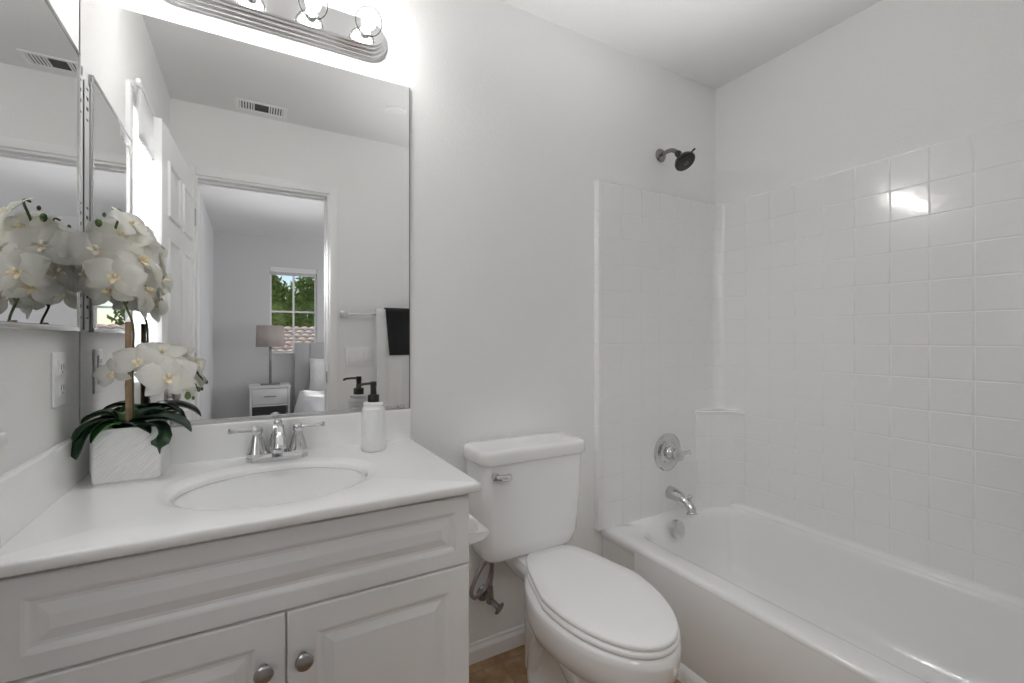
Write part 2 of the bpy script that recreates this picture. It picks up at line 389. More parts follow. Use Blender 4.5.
# ------------------------------------------------------------ tub and surround
t = thing('bathtub', 'white alcove bathtub along the right wall beneath the tile-patterned surround', 'bathtub', (1.67, .78, 0))
TX0, TX1, TY0, TY1 = 1.300, 2.05, YR + .004, YB - .003
mb = MB(); q = lambda ins, z, r=.012: rrect(TX0 + ins, TX1 - ins * .3, TY0, TY1, r, z, 6, 6)
def inner(x0, x1, y0, y1, r, z): return rrect(x0, x1, y0, y1, r, z, 6, 6)
rings = [q(.0, .0), q(.0, .30), q(-.004, .315), q(-.011, .325), q(-.012, .336), q(-.008, .344), q(0, .3495), q(.012, .351)]
rings += [inner(1.372, 2.002, .17, 1.437, .115, .350), inner(1.382, 1.996, .18, 1.427, .112, .346), inner(1.391, 1.991, .19, 1.416, .110, .336),
          inner(1.402, 1.986, .205, 1.398, .108, .31), inner(1.415, 1.972, .26, 1.385, .105, .22), inner(1.432, 1.955, .33, 1.37, .10, .13),
          inner(1.455, 1.93, .39, 1.345, .095, .085), inner(1.49, 1.895, .43, 1.31, .08, .066), inner(1.56, 1.83, .5, 1.25, .05, .062)]
mb.loft(rings)
mb.build('tub_shell', 'tub', t, ang=50)
mb = MB().box(TX0 - .012, TX0 + .01, TY0 + .01, 1.315, .05, .333, .006, 3)
mb.build('apron_panel', 'tub', t)
mb = MB().loft([[Vector((x, y, z)) for x, z in ((TX0 + .01, 0), (TX0 - .026, 0), (TX0 - .026, .032), (TX0 - .012, .052), (TX0 + .01, .055))] for y in (TY0 + .01, TY1 - .01)])
mb.build('apron_base', 'tub', t, ang=50)
# back ledge raised strip against the wall
mb = MB().loft([[Vector((x, y, z)) for x, z in ((2.000, .349), (2.002, .356), (2.012, .361), (2.03, .366), (2.049, .368), (2.049, .34))] for y in (TY0 + .01, TY1 - .02)])
mb.build('ledge', 'tub', t, ang=60)
mb = MB().lathe([(.038, 0), (.038, .016), (.036, .021), (.031, .0235), (.0, .0245)], (1.616, 1.397, .322), (0, -1, .12), 36)
mb.build('overflow_plate', 'chrome', t)
MB().lathe([(.026, 0), (.026, .004), (.0, .006)], (1.70, 1.24, .0615), (0, 0, 1), 24).build('drain', 'chrome', t)
t.scale = (1, 1, 1.05)

t = thing('tub_surround', 'glossy white tub surround moulded to look like square tiles', 'shower surround', (1.67, .78, .36))
G = .0035; GD = .0014
def sweep(mb, path, grooves, zs, z0, z1, topback):
    """path: (x, y); grooves = arc lengths; zs = groove heights"""
    P = [Vector((x, y)) for x, y in path]; L = [0]
    for a, b in zip(P, P[1:]): L.append(L[-1] + (b - a).length)
    S_ = set(L)
    for g in grooves:
        for d in (-G, -G * .45, G * .45, G): S_.add(g + d)
    S_ = sorted(s for s in S_ if 0 <= s <= L[-1])
    Zs = {z0, z1}
    for g in zs:
        for d in (-G, -G * .45, G * .45, G): Zs.add(g + d)
    Zs = sorted(z for z in Zs if z0 <= z <= z1)
    cols = []
    def at(s):
        for i in range(len(L) - 1):
            if s <= L[i + 1] + 1e-9:
                a = (s - L[i]) / max(L[i + 1] - L[i], 1e-9); p = P[i].lerp(P[i + 1], a)
                d = (P[i + 1] - P[i]).normalized()
                if a < 1e-6 and i > 0: d = (d + (P[i] - P[i - 1]).normalized()).normalized()
                if a > 1 - 1e-6 and i < len(L) - 2: d = (d + (P[i + 2] - P[i + 1]).normalized()).normalized()
                return p, Vector((d.y, -d.x))   # room side
    for s in S_:
        p, n = at(s); gu = any(abs(s - g) < G * .6 for g in grooves); col = []
        for z in Zs:
            gz = any(abs(z - g) < G * .6 for g in zs)
            d = -GD if (gu or gz) else 0
            col.append(Vector((p.x + n.x * d, p.y + n.y * d, z)))
        col.append(Vector((p.x - n.x * .003, p.y - n.y * .003, z1 + .004)))
        col.append(Vector((p.x - n.x * topback, p.y - n.y * topback, z1 + .005)))
        cols.append(col)
    mb.loft(cols, False, False, closed=False)
def arc(cx, cy, r, a0, a1, n=8): return [(cx + r * cos(R(a0 + (a1 - a0) * i / n)), cy + r * sin(R(a0 + (a1 - a0) * i / n))) for i in range(n + 1)]
ys_ = 1.492; xs_ = 2.036; fr = .045
path = [(1.262, YB - .001), (1.262, 1.498), (1.264, 1.4935), (1.268, ys_)] + [(1.33, ys_)] + arc(xs_ - fr, ys_ - fr, fr, 90, 0) + [(xs_, YR + .02 + fr)] + arc(xs_ - fr, YR + .02 + fr, fr, 0, -90) + [(1.275, YR + .02), (1.262, YR + .002)]
# arc lengths of the grooves
Lp = [0]
for a, b in zip(path, path[1:]): Lp.append(Lp[-1] + math.dist(a, b))
s_b = Lp[3]                                   # start of the flat back panel at x=1.268
gro = [s_b + (x - 1.268) for x in (1.282, 1.395, 1.507, 1.619, 1.731, 1.843, 1.955)]
iR = 4 + 9                                     # end of first arc
s_r = Lp[iR]; y_r = ys_ - fr
gro += [s_r + (y_r - y) for y in [.1055 + .1125 * k for k in range(12)] if YR + .07 < y < y_r]
s_e = Lp[iR + 10 - 0] if len(Lp) > iR + 10 else Lp[-2]
gro += [s_e + k * .1125 for k in range(1, 6)]
ZT = 1.832
zg = [ZT - .010 - .1125 * k for k in range(1, 14)]
mb = MB(); sweep(mb, path, gro, zg, .367, ZT, .0175)
mb.build('tile_panel', 'surround', t, ang=28)
# moulded corner column with a soap shelf on top
cp = [(1.868, 1.4925), (1.874, 1.492)] + arc(1.905, 1.474, .03, 160, 255, 5) + arc(1.995, 1.415, .035, 240, 350, 6)[1:] + [(2.0355, 1.372)]
cp = [(1.868, 1.4925), (1.872, 1.478), (1.882, 1.463), (1.90, 1.452), (1.965, 1.418), (2.005, 1.396), (2.018, 1.385), (2.027, 1.372), (2.0355, 1.352)]
mb = MB(); Lc = [0]
for a, b in zip(cp, cp[1:]): Lc.append(Lc[-1] + math.dist(a, b))
sweep(mb, cp, [Lc[3] + .012, Lc[5] - .005], [z for z in zg if z < .80], .367, .806, .0)
top = [Vector((x, y, .811)) for x, y in cp] + [Vector((2.036, 1.498, .811))]
top2 = [Vector((x - .004 * (1 if x < 2.03 else 0), y - .004 * (1 if y < 1.49 else 0), .819)) for x, y in cp] + [Vector((2.036, 1.498, .819))]
top3 = [Vector((x, y, .806)) for x, y in cp] + [Vector((2.036, 1.498, .806))]
mb.loft([top3, top2, [p + Vector((.004, .004, .004)) if 0 else Vector((p.x, p.y, .823)) for p in top]])
mb.build('corner_soap_shelf', 'surround', t, ang=30)

# shower fittings
t = thing('tub_valve', 'round chrome shower valve with a short lever on the surround', 'valve', (1.68, ys_, .645))
c = (1.673, ys_ + .001, .647)
MB().lathe([(.087, 0), (.087, .004), (.081, .009), (.066, .011), (.062, .009), (.052, .009), (.047, .014), (.040, .016), (.0, .016)], c, (0, -1, 0), 40).build('escutcheon', 'chrome', t)
MB().lathe([(.030, .014), (.030, .022), (.024, .028), (.020, .040), (.020, .048), (.027, .054), (.029, .066), (.026, .076), (.014, .082), (.0, .083)], c, (0, -1, 0), 30).build('valve_knob', 'chrome', t)
MB().tube(smoothpath([(1.688, ys_ - .066, .649), (1.706, ys_ - .068, .651), (1.723, ys_ - .069, .653), (1.737, ys_ - .070, .653), (1.742, ys_ - .070, .653)]), [.008] * 10 + [.009] * 8 + [.0105] * 6 + [.004], 12).build('lever', 'chrome', t)
t = thing('tub_spout', 'chrome tub spout with a pull-up diverter knob beneath the valve', 'spout', (1.69, ys_, .455))
pp = smoothpath([(1.69, ys_ + .001, .458), (1.69, ys_ - .03, .456), (1.69, ys_ - .07, .448), (1.69, ys_ - .100, .436), (1.69, ys_ - .118, .418), (1.69, ys_ - .122, .400)])
N = len(pp); rd = [.031 - .011 * min(1, i / (N * .72)) for i in range(N)]; rd[-4:] = [.018, .019, .021, .024]
MB().tube(pp, rd, 20).build('spout_body', 'chrome', t)
MB().lathe([(.006, -.01), (.006, .012), (.011, .016), (.012, .022), (.007, .027), (0, .028)], (1.69, ys_ - .108, .452), (0, -.25, 1), 16).build('diverter_knob', 'chrome', t)
t = thing('shower_head', 'black-faced shower head on a bent chrome arm above the surround', 'shower head', (1.657, YB, 2.02))
MB().lathe([(.031, 0), (.031, .003), (.026, .010), (.014, .014), (.010, .015)], (1.657, YB - .0005, 2.022), (0, -1, 0), 28).build('flange', 'aged', t)
arm = smoothpath([(1.657, YB - .01, 2.022), (1.657, YB - .045, 2.026), (1.657, YB - .075, 2.020), (1.657, YB - .105, 1.995)])
MB().tube(arm, .0095, 12).build('shower_arm', 'aged', t)
hd = Vector((-.02, -.62, -.78)).normalized(); hc = Vector((1.657, YB - .100, 1.999))
MB().lathe([(.012, -.004), (.014, .0), (.0155, .01), (.013, .018), (.015, .026), (.026, .040), (.040, .052), (.046, .062), (.046, .070), (.042, .073), (.0, .073)], hc, hd, 32).build('shower_cup', 'blackmetal', t)
fc = hc + hd * .0732
MB().lathe([(.040, 0), (.040, .0015), (.016, .003), (.0, .003)], fc, hd, 28).build('spray_face', 'black', t)
MB().lathe([(.008, .003), (.010, .0055), (.007, .0055), (.006, .003)], fc, hd, 20, cap=False).build('centre_ring', 'aged', t)
sd = hd.cross(Vector((1, 0, 0))).normalized()
sd = sd if sd.z > 0 else -sd
k0 = hc + hd * .064 + sd * .042
MB().tube([k0, k0 + sd * .016 + Vector((.004, 0, 0)), k0 + sd * .022 + Vector((.006, 0, 0))], [.0035, .0045, .0045], 8).build('spray_selector', 'black', t)

# ------------------------------------------------------------ vanity
VX0, VX1, VY, CT = XL + .003, .451, .992, .836
t = thing('vanity_cabinet', 'white vanity cabinet with a wide false drawer over two raised-panel doors', 'cabinet', (.05, 1.25, 0))
MB().box(VX0, VX1, VY + .018, YB - .001, .09, CT - .0235).box(VX0, VX1, VY + .07, YB - .001, 0, .09).build('carcass', 'cabinet', t, smooth=False)
prof = lambda st: [(0, -.018), (0, -.003), (.0008, -.001), (.003, 0), (st, 0), (st + .004, -.0015), (st + .010, -.0055), (st + .016, -.006), (st + .030, -.0015), (st + .034, -.0002), (st + .037, 0)]
def front(name, x0, x1, z0, z1, st, parent):
    mb = MB(); panel_loft(mb, (x0, VY, z0), (1, 0, 0), (0, 0, 1), (0, -1, 0), x1 - x0, z1 - z0, prof(st))
    return mb.build(name, 'cabinet', parent, ang=12)
front('drawer_front', VX0 + .022, VX1 - .003, .6435, .802, .034, t)
dl = front('door', VX0 + .022, .0585, .105, .6385, .052, t)
dr = front('door', .0615, VX1 - .003, .105, .6385, .052, t)
for x, d in ((.0205, dl), (.090, dr)):
    MB().lathe([(.0085, 0), (.0075, .006), (.0075, .012), (.013, .016), (.0165, .020), (.017, .023), (.0145, .027), (.008, .0293), (0, .030)], (x, VY, .545), (0, -1, 0), 26).build('knob', 'satin', d)
MB().box(VX0, VX0 + .0205, VY, VY + .018, .09, .80, .001).build('filler_strip', 'cabinet', t)

t = thing('countertop', 'white cultured marble vanity top with oval sink and low backsplash', 'countertop', (.05, 1.25, CT))
cx, cy, A, B = .056, 1.230, .204, .167
X0, X1, Y0, Y1 = XL + .002, .4665, .966, YB - .001
N = 144; ang = sorted(set([2 * pi * i / N for i in range(N)] + [math.atan2(y - cy, x - cx) % (2 * pi) for x in (X0, X1) for y in (Y0, Y1)]))
def rectring(ins, z):
    out = []
    for a in ang:
        dx, dy = cos(a), sin(a)
        tx = ((X1 - cx) if dx > 0 else (X0 - cx)) / dx if abs(dx) > 1e-9 else 1e9
        ty = ((Y1 - cy) if dy > 0 else (Y0 - cy)) / dy if abs(dy) > 1e-9 else 1e9
        k = min(tx, ty); x, y = cx + dx * k, cy + dy * k
        x = min(x, X1 - ins); y = max(y, Y0 + ins)
        out.append(Vector((x, y, z)))
    return out
def ell(k, z, dy=0): return [Vector((cx + A * k * cos(a), cy + dy + B * k * sin(a), z)) for a in ang]
mb = MB()
mb.loft([rectring(0.012, CT - .023), rectring(.003, CT - .022), rectring(0, CT - .019), rectring(0, CT - .006), rectring(.0018, CT - .0018), rectring(.006, CT),
         ell(1.16, CT), ell(1.12, CT - .0008), ell(1.07, CT - .004), ell(1.035, CT - .0065), ell(1.01, CT - .0085), ell(1.0, CT - .013), ell(.995, CT - .022)], False, False)
mb.build('counter_slab', 'counter', t, ang=50)
mb = MB()
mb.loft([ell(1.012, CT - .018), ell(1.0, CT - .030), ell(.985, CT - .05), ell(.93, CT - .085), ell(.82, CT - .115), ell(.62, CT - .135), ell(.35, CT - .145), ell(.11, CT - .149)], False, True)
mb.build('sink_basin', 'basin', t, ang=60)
MB().lathe([(.021, 0), (.021, .003), (.016, .004), (.012, .001), (.0, .001)], (cx, cy, CT - .1485), (0, 0, 1), 24).build('drain', 'chrome', t)
MB().box(X0 + .020, X1 - .001, YB - .021, YB - .001, CT - .002, .936, .004, 3).build('backsplash', 'counter', t)
MB().box(X0, X0 + .020, Y0 + .002, YB - .002, CT - .002, .942, .004, 3).build('side_splash', 'counter', t)

t = thing('faucet', 'chrome two-handle centerset faucet behind the sink', 'faucet', (.066, 1.44, CT))
fy = 1.440; fx = .066
mb = MB()
def stadium(hl, r, z, n=12): return [Vector((fx + hl + r * cos(R(a)), fy + r * sin(R(a)), z)) for a in [-90 + 180 * i / n for i in range(n + 1)]] + [Vector((fx - hl + r * cos(R(a)), fy + r * sin(R(a)), z)) for a in [90 + 180 * i / n for i in range(n + 1)]]
mb.loft([stadium(.05, .028, CT + .0002), stadium(.05, .028, CT + .010), stadium(.05, .025, CT + .014), stadium(.05, .020, CT + .018), stadium(.05, .0195, CT + .019)])
mb.build('base_plate', 'chrome', t)
for s in (-1, 1):
    c = (fx + s * .051, fy, CT)
    b = MB().lathe([(.026, .012), (.0265, .022), (.0235, .026), (.022, .034), (.017, .052), (.0125, .066), (.0115, .072), (.014, .077), (.0155, .084), (.013, .091), (.006, .095), (0, .096)], c, (0, 0, 1), 26).build('handle', 'chrome', t)
    pts = smoothpath([(fx + s * .055, fy - .002, CT + .085), (fx + s * .075, fy - .012, CT + .087), (fx + s * .098, fy - .024, CT + .089), (fx + s * .117, fy - .033, CT + .091)])
    N2 = len(pts); r2 = [.0065 - .0015 * sin(pi * i / (N2 - 1)) for i in range(N2)]; r2[-4:] = [.0058, .0072, .0078, .004]
    MB().tube(pts, r2, 12).build('lever', 'chrome', b)
mb = MB(); pts = smoothpath([(fx, fy + .004, CT + .012), (fx, fy + .002, CT + .045), (fx, fy - .008, CT + .076), (fx, fy - .032, CT + .086), (fx, fy - .062, CT + .072), (fx, fy - .082, CT + .052), (fx, fy - .086, CT + .044)])
N2 = len(pts); r2 = [.025 - .009 * min(1, i / (N2 * .5)) + .003 * max(0, (i / N2 - .6)) * 2 for i in range(N2)]
mb.tube(pts, r2, 18); mb.build('spout', 'chrome', t)
MB().lathe([(.009, 0), (.008, .012), (.0065, .020), (.010, .026), (.0115, .033), (.008, .040), (0, .042)], (fx, fy + .006, CT + .068), (0, 0, 1), 18).build('lift_knob', 'chrome', t)

# soap dispenser
t = thing('soap_dispenser', 'white ceramic soap bottle with a black pump on the counter', 'soap dispenser', (.320, 1.405, CT))
sx, sy = .320, 1.405; pr = [(.0, 0), (.030, 0), (.0355, .004)]
for i in range(40):
    h = .008 + .112 * i / 39; r = .0385 - .0045 * (i / 39) ** 1.2 - .0012 * (i % 2)
    if i == 0: r = .0372
    pr.append((r, h))
pr += [(.0335, .124), (.030, .130), (.0265, .133), (.0262, .135), (.0285, .1375), (.0285, .1415), (.026, .144), (.018, .145), (0, .145)]
MB().lathe(pr, (sx, sy, CT + .0003), (0, 0, 1), 36).build('bottle', 'ceramic', t)
mb = MB().lathe([(0, .145), (.0165, .145), (.0168, .147), (.0168, .164), (.016, .166), (.009, .167), (.0085, .190), (.0095, .191), (.0095, .204), (.008, .206), (0, .206)], (sx, sy, CT), (0, 0, 1), 26)
mb.tube(smoothpath([(sx - .004, sy, CT + .2), (sx - .02, sy - .004, CT + .200), (sx - .043, sy - .010, CT + .1975), (sx - .046, sy - .0105, CT + .192)]), .0038, 10)
mb.build('pump', 'black', t)

# ------------------------------------------------------------ wall mirror
t = thing('wall_mirror', 'large frameless mirror on the wall above the vanity backsplash', 'mirror', (.05, YB, .94))
MX0, MX1, MZ0, MZ1 = XL + .003, .4620, .9375, 2.014
mb = MB().loft([[Vector((x, YB - .0065, z)) for x, z in ((MX0, MZ0), (MX1, MZ0), (MX1, MZ1), (MX0, MZ1))]], False, True); mb.build('glass', 'mirror', t, smooth=False)
MB().box(MX0, MX1, YB - .0062, YB - .0005, MZ0, MZ1).build('glass_edge', 'mirroredge', t, smooth=False)
mb = MB().box(MX0, MX1 - .055, YB - .0105, YB - .0066, MZ0 - .001, MZ0 + .010, .001)
mb.build('bottom_channel', 'alu', t, smooth=False)
for x in (-.165, .435):
    mb = MB().box(x - .012, x + .012, YB - .010, YB - .0066, MZ0, MZ0 + .014, .0015); mb.build('clip', 'chrome', t)
mb = MB().tube([(MX1 + .0025, YB - .004, MZ0), (MX1 + .0025, YB - .004, MZ1)], .0022, 6); mb.build('edge_strip', 'mirroredge', t)

# medicine cabinet on the left wall
t = thing('medicine_cabinet', 'mirrored medicine cabinet on the left wall above the orchid', 'medicine cabinet', (XL, 1.24, 1.19))
ky0, ky1, kz0, kz1 = 1.012, 1.462, 1.187, 1.850
MB().box(XL + .0005, XL + .006, ky0 + .01, 1.508, kz0 + .003, kz1 - .003, .0015).build('cabinet_body', 'trim', t)
d = MB().box(XL + .0062, XL + .0128, ky0, ky1, kz0, kz1, .0).build('door', 'mirroredge', t, smooth=False)
mb = MB().loft([[Vector((XL + .0132, y, z)) for y, z in ((ky0 + .004, kz0 + .012), (ky1 - .006, kz0 + .012), (ky1 - .006, kz1 - .006), (ky0 + .004, kz1 - .006))]], False, True); mb.build('mirror_glass', 'mirror', d, smooth=False)
mb = MB().box(XL + .0128, XL + .016, ky0, ky1, kz0, kz0 + .011, .001).box(XL + .0128, XL + .016, ky0, ky1, kz1 - .006, kz1, .001).box(XL + .0128, XL + .016, ky1 - .006, ky1, kz0, kz1, .001).box(XL + .0128, XL + .016, ky0, ky0 + .005, kz0, kz1, .001)
mb.build('door_frame', 'alu', d)
mb = MB().box(XL + .006, XL + .0095, ky1 + .003, ky1 + .045, kz0 + .004, kz1 - .035, .001).tube([(XL + .011, ky1 + .003, kz0 + .004), (XL + .011, ky1 + .003, kz1 - .02)], .003, 8)
mb.build('hinge_strip', 'trim', t)
mb = MB()
for zb in (1.72, 1.42, 1.22):
    for k in range(4): MB().box(XL + .0094, XL + .0101, ky1 + .017, ky1 + .031, zb + k * .026, zb + k * .026 + (.008 if k % 3 else .004)).build('hinge_slot', 'slot', t, smooth=False)

# outlet on the left wall
t = thing('outlet_plate', 'white outlet plate on the left wall beneath the medicine cabinet', 'outlet', (XL, 1.39, 1.08))
MB().box(XL + .0003, XL + .006, 1.330, 1.402, 1.022, 1.142, .003, 3).build('plate', 'plastic', t)
for z in (1.045, 1.090):
    rc = MB().box(XL + .0065, XL + .0095, 1.349, 1.383, z, z + .034, .004).build('receptacle', 'plastic', t)
    for a, b, c, d in ((1.357, 1.359, .012, .024), (1.372, 1.374, .012, .024), (1.364, 1.368, .005, .009)): MB().box(XL + .0091, XL + .0100, a, b, z + c, z + d).build('socket_slot', 'slot', rc, smooth=False)

# ------------------------------------------------------------ light bar
t = thing('vanity_light_bar', 'chrome bath light bar with clear globe bulbs above the mirror', 'light fixture', (.08, YB, 2.12))
lc, lz = .0795, 2.127
def stad2(hl, r, y, n=16): return [Vector((lc + hl + r * sin(R(a)), y, lz - r * cos(R(a)))) for a in [180 * i / n for i in range(n + 1)]] + [Vector((lc - hl + r * sin(R(a)), y, lz - r * cos(R(a)))) for a in [180 + 180 * i / n for i in range(n + 1)]]
hl = .247
prf = [(.062, 0), (.062, .008), (.059, .011), (.056, .011), (.0555, .019), (.052, .023), (.049, .023), (.0485, .031), (.045, .035), (.042, .036), (.0415, .043), (.038, .046), (.030, .046)]
mb = MB().loft([stad2(hl, r, YB - .0005 - d) for r, d in prf]); mb.build('back_plate', 'chrome2', t, ang=50)
for k in range(4):
    bxx = -.155 + .155 * k
    so = MB().lathe([(.0165, .045), (.0175, .048), (.017, .058), (.0155, .060), (.0145, .060), (.0145, .048)], (bxx, YB, lz), (0, -1, 0), 28, cap=False).build('socket', 'chrome', t)
    pb = [(.0135, .052), (.0135, .066)]
    for i in range(13):
        a = R(160 - 160 * i / 12); pb.append((.0395 * sin(a), .100 - .0395 * cos(a)))
    b = MB().lathe(pb, (bxx, YB, lz), (0, -1, 0), 28, cap=False).build('bulb', 'bulb', so)
    MB().sphere((bxx, YB - .098, lz), .021, (1, 1.2, 1), 16).build('filament', 'warmglow', b)
    lamp('bulb_light', 'POINT', (bxx, YB - .098, lz), BULB_W, parent=b, shadow_soft_size=.03, color=(1, .985, .96))

# ------------------------------------------------------------ orchid
t = thing('potted_orchid', 'white artificial orchid in a white ridged planter beside the sink', 'potted plant', (-.258, 1.42, CT))
ox, oy = -.258, 1.425
pl = MB(); px0, px1, py0, py1 = -.317, -.184, 1.378, 1.478
pl.loft([rrect(px0 + .004, px1 - .012, py0 + .003, py1 - .003, .006, CT + .0004, 4, 2), rrect(px0 + .001, px1 - .006, py0, py1, .008, CT + .004, 4, 2), rrect(px0, px1, py0, py1, .008, CT + .05, 4, 2), rrect(px0, px1 + .002, py0, py1, .008, CT + .124, 4, 2),
         rrect(px0 + .002, px1, py0 + .002, py1 - .002, .007, CT + .126, 4, 2), rrect(px0 + .006, px1 - .004, py0 + .006, py1 - .006, .005, CT + .125, 4, 2), rrect(px0 + .007, px1 - .006, py0 + .007, py1 - .007, .005, CT + .10, 4, 2)])
planter = pl.build('planter', 'ceramic', t)
mb = MB()                                                # diagonal ridges on the front and right faces
W_, H_ = px1 - px0, .122
for k in range(-11, 13):
    x_a = px0 + k * .0105
    a = [max(px0 + .006, x_a), 0]; z_a = (a[0] - x_a); b_x = min(px1 - .010, x_a + H_ - .01); z_b = b_x - x_a
    if b_x - a[0] < .006: continue
    mb.tube([(a[0], py0 - .0002, CT + .006 + z_a), (b_x, py0 - .0002, CT + .006 + z_b)], .0013, 6)
    y_a = py0 + k * .0105; ya0 = max(py0 + .010, y_a); yb0 = min(py1 - .010, y_a + H_ - .01)
    if yb0 - ya0 > .006: mb.tube([(px1 - .0005, ya0, CT + .006 + ya0 - y_a), (px1 + .0008, yb0, CT + .006 + yb0 - y_a)], .0013, 6)
mb.build('ridge_pattern', 'ceramic', planter)
MB().box(px0 + .006, px1 - .005, py0 + .006, py1 - .006, CT + .08, CT + .108).build('moss', 'moss', t)
MB().tube(smoothpath([(ox + .002, oy, CT + .09), (ox + .001, oy, CT + .25), (ox + .001, oy - .002, CT + .375)]), [.0068] * 7 + [.0062] * 6, 10).build('cane', 'cane', t)
stem_main = [(ox + .010, oy + .004, CT + .09), (ox + .008, oy + .002, CT + .25), (ox + .010, oy, CT + .36), (-.262, 1.42, 1.25), (-.285, 1.425, 1.33), (-.285, 1.43, 1.42), (-.272, 1.425, 1.475), (-.285, 1.42, 1.475)]
MB().tube(smoothpath(stem_main), .0027, 8).build('stem', 'stem', t)
MB().tube(smoothpath([(ox + .007, oy + .002, CT + .26), (-.235, 1.42, 1.14), (-.19, 1.41, 1.13), (-.15, 1.405, 1.095), (-.13, 1.40, 1.06), (-.115, 1.40, 1.045)]), .0024, 8).build('stem', 'stem', t)
MB().tube(smoothpath([(ox + .006, oy + .002, CT + .22), (-.265, 1.41, 1.115), (-.285, 1.415, 1.10)]), .0022, 8).build('stem', 'stem', t)
MB().tube(smoothpath([(-.262, 1.42, 1.25), (-.24, 1.425, 1.30), (-.225, 1.43, 1.30)]), .0022, 8).build('stem', 'stem', t)
def petal(mb, L, W, lift, curl, rot, tip=.6, n=7, m=5, ruff=.0):
    rm = Matrix.Rotation(rot, 3, 'Z'); rows = []
    for i in range(n + 1):
        s = i / n; wd = W * (sin(pi * min(1, s ** tip * .97 + .02)) ** .75) * .5
        row = []
        for j in range(m):
            v = (j / (m - 1) - .5) * 2
            p = Vector((v * wd, .004 + L * s, lift * sin(s * pi * .55) - curl * s * s - .18 * wd * v * v + ruff * sin(v * 5 + s * 7)))
            row.append(rm @ p)
        rows.append(row)
    mb.loft(rows, False, False, closed=False)
def flower_proto(pale, key):
    mb = MB()
    for a in (0, 2.2, -2.2): petal(mb, .052, .036, .008, .014, a, .78)
    for a in (1.30, -1.30): petal(mb, .055, .062, .014, .010, a, .62, ruff=.0022)
    for v in mb.bm.verts:
        if v.co.xy.length > .03: v.co.z += random.uniform(-.0006, .0006)
    f = mb.build('flower', 'petal', t, ang=180)
    mb = MB()
    petal(mb, .017, .012, .008, -.003, pi, .6, 5, 4); petal(mb, .010, .010, .010, -.005, pi + 1.1, .6, 4, 4); petal(mb, .010, .010, .010, -.005, pi - 1.1, .6, 4, 4)
    mb.sphere((0, .001, .006), .0042, (1, 1.2, 1.2), 10)
    for v in mb.bm.verts: v.co.z += .001
    mb.build('lip', 'lipw' if pale else 'lip', f, ang=180)
    return f
# (position, facing, roll, scale, pale)
FL = [((-.312, 1.402, 1.378), (.05, -1, .05), .1, 1.12, 1), ((-.268, 1.430, 1.418), (.25, -1, .25), -.3, 1.05, 0), ((-.330, 1.425, 1.325), (-.5, -1, -.1), .4, 1.0, 1),
      ((-.275, 1.385, 1.315), (.1, -1, -.15), -.2, 1.05, 0), ((-.236, 1.432, 1.365), (.75, -.7, .1), .3, 1.0, 0), ((-.252, 1.415, 1.447), (.9, -.5, .45), .2, .95, 1),
      ((-.306, 1.452, 1.420), (-.6, .4, .5), .1, .95, 0), ((-.226, 1.43, 1.292), (.85, -.3, -.2), .5, .95, 0), ((-.25, 1.465, 1.40), (.4, .9, .2), .1, .95, 0),
          ((-.215, 1.452, 1.335), (.8, .3, .1), .2, 1.0, 0), ((-.240, 1.442, 1.262), (.7, .5, -.1), .4, .95, 0), ((-.290, 1.41, 1.285), (-.2, -1, -.3), .2, .9, 0),
          ((-.233, 1.392, 1.117), (.05, -1, .05), -.1, .86, 0), ((-.283, 1.410, 1.088), (-.3, -1, -.15), .3, .68, 0), ((-.174, 1.382, 1.078), (.15, -1, .1), .15, 1.1, 0),
      ((-.192, 1.422, 1.137), (.2, -.6, .7), -.3, .92, 0), ((-.145, 1.420, 1.103), (.8, -.1, .5), .3, .88, 0), ((-.20, 1.44, 1.09), (.1, .9, .1), .1, .9, 0), ((-.142, 1.388, 1.052), (.8, -.7, -.2), -.4, .72, 1)]
protos = {}
for (p, d, roll, sc, pale) in FL:
    if pale not in protos: f = protos[pale] = flower_proto(pale, pale)
    else:
        f = protos[pale].copy(); COL.objects.link(f)
        for ch in protos[pale].children: c = ch.copy(); COL.objects.link(c); c.parent = f
    # the prototype mesh was built around the plant's base, undo that once
    f.location = Vector(p) - t.location
    q = (Vector(d).normalized() + Vector((0, 0, .28))).normalized().to_track_quat('Z', 'Y')
    f.rotation_mode = 'QUATERNION'; f.rotation_quaternion = q @ Matrix.Rotation(roll, 3, 'Z').to_quaternion()
    f.scale = (sc, sc, sc)
for f in protos.values():
    f.data.transform(Matrix.Translation(t.location))
    for ch in f.children: ch.data.transform(Matrix.Translation(t.location))
def bud(p, r):
    MB().sphere(p, r, (.8, .8, 1.2), 10).build('bud', 'bud', t)
for p, r in (((-.309, 1.41, 1.441), .0085), ((-.300, 1.415, 1.462), .005), ((-.136, 1.388, 1.029), .0085), ((-.114, 1.40, 1.042), .0055), ((-.122, 1.398, 1.052), .005), ((-.125, 1.395, 1.022), .0045)): bud(p, r)
def leaf(pts, W, m='leaf', up=(0, 0, 1)):
    W *= 1.45
    P = smoothpath(pts, 5); n = len(P); rows = []
    for i, p in enumerate(P):
        s = i / (n - 1); tn = (P[min(i + 1, n - 1)] - P[max(i - 1, 0)]).normalized()
        sd = tn.cross(Vector(up)).normalized(); nm = sd.cross(tn)
        wd = W * (.35 + .65 * sin(pi * min(1, s * .75 + .12))) * (1 - max(0, s - .72) ** 2 * 12.2) * .5
        wd = max(wd, .0006)
        rows.append([p + sd * wd * v + nm * (abs(v) ** 1.5 * wd * .45) for v in (-1, -.5, 0, .5, 1)])
    mb = MB(); mb.loft(rows, False, False, closed=False)
    return mb.build('leaf', m, t, ang=180, solid=.0016)
T0 = CT + .105
leaf([(-.262, 1.42, T0), (-.285, 1.405, T0 + .032), (-.325, 1.395, T0 + .020), (-.347, 1.385, T0 - .012)], .040)
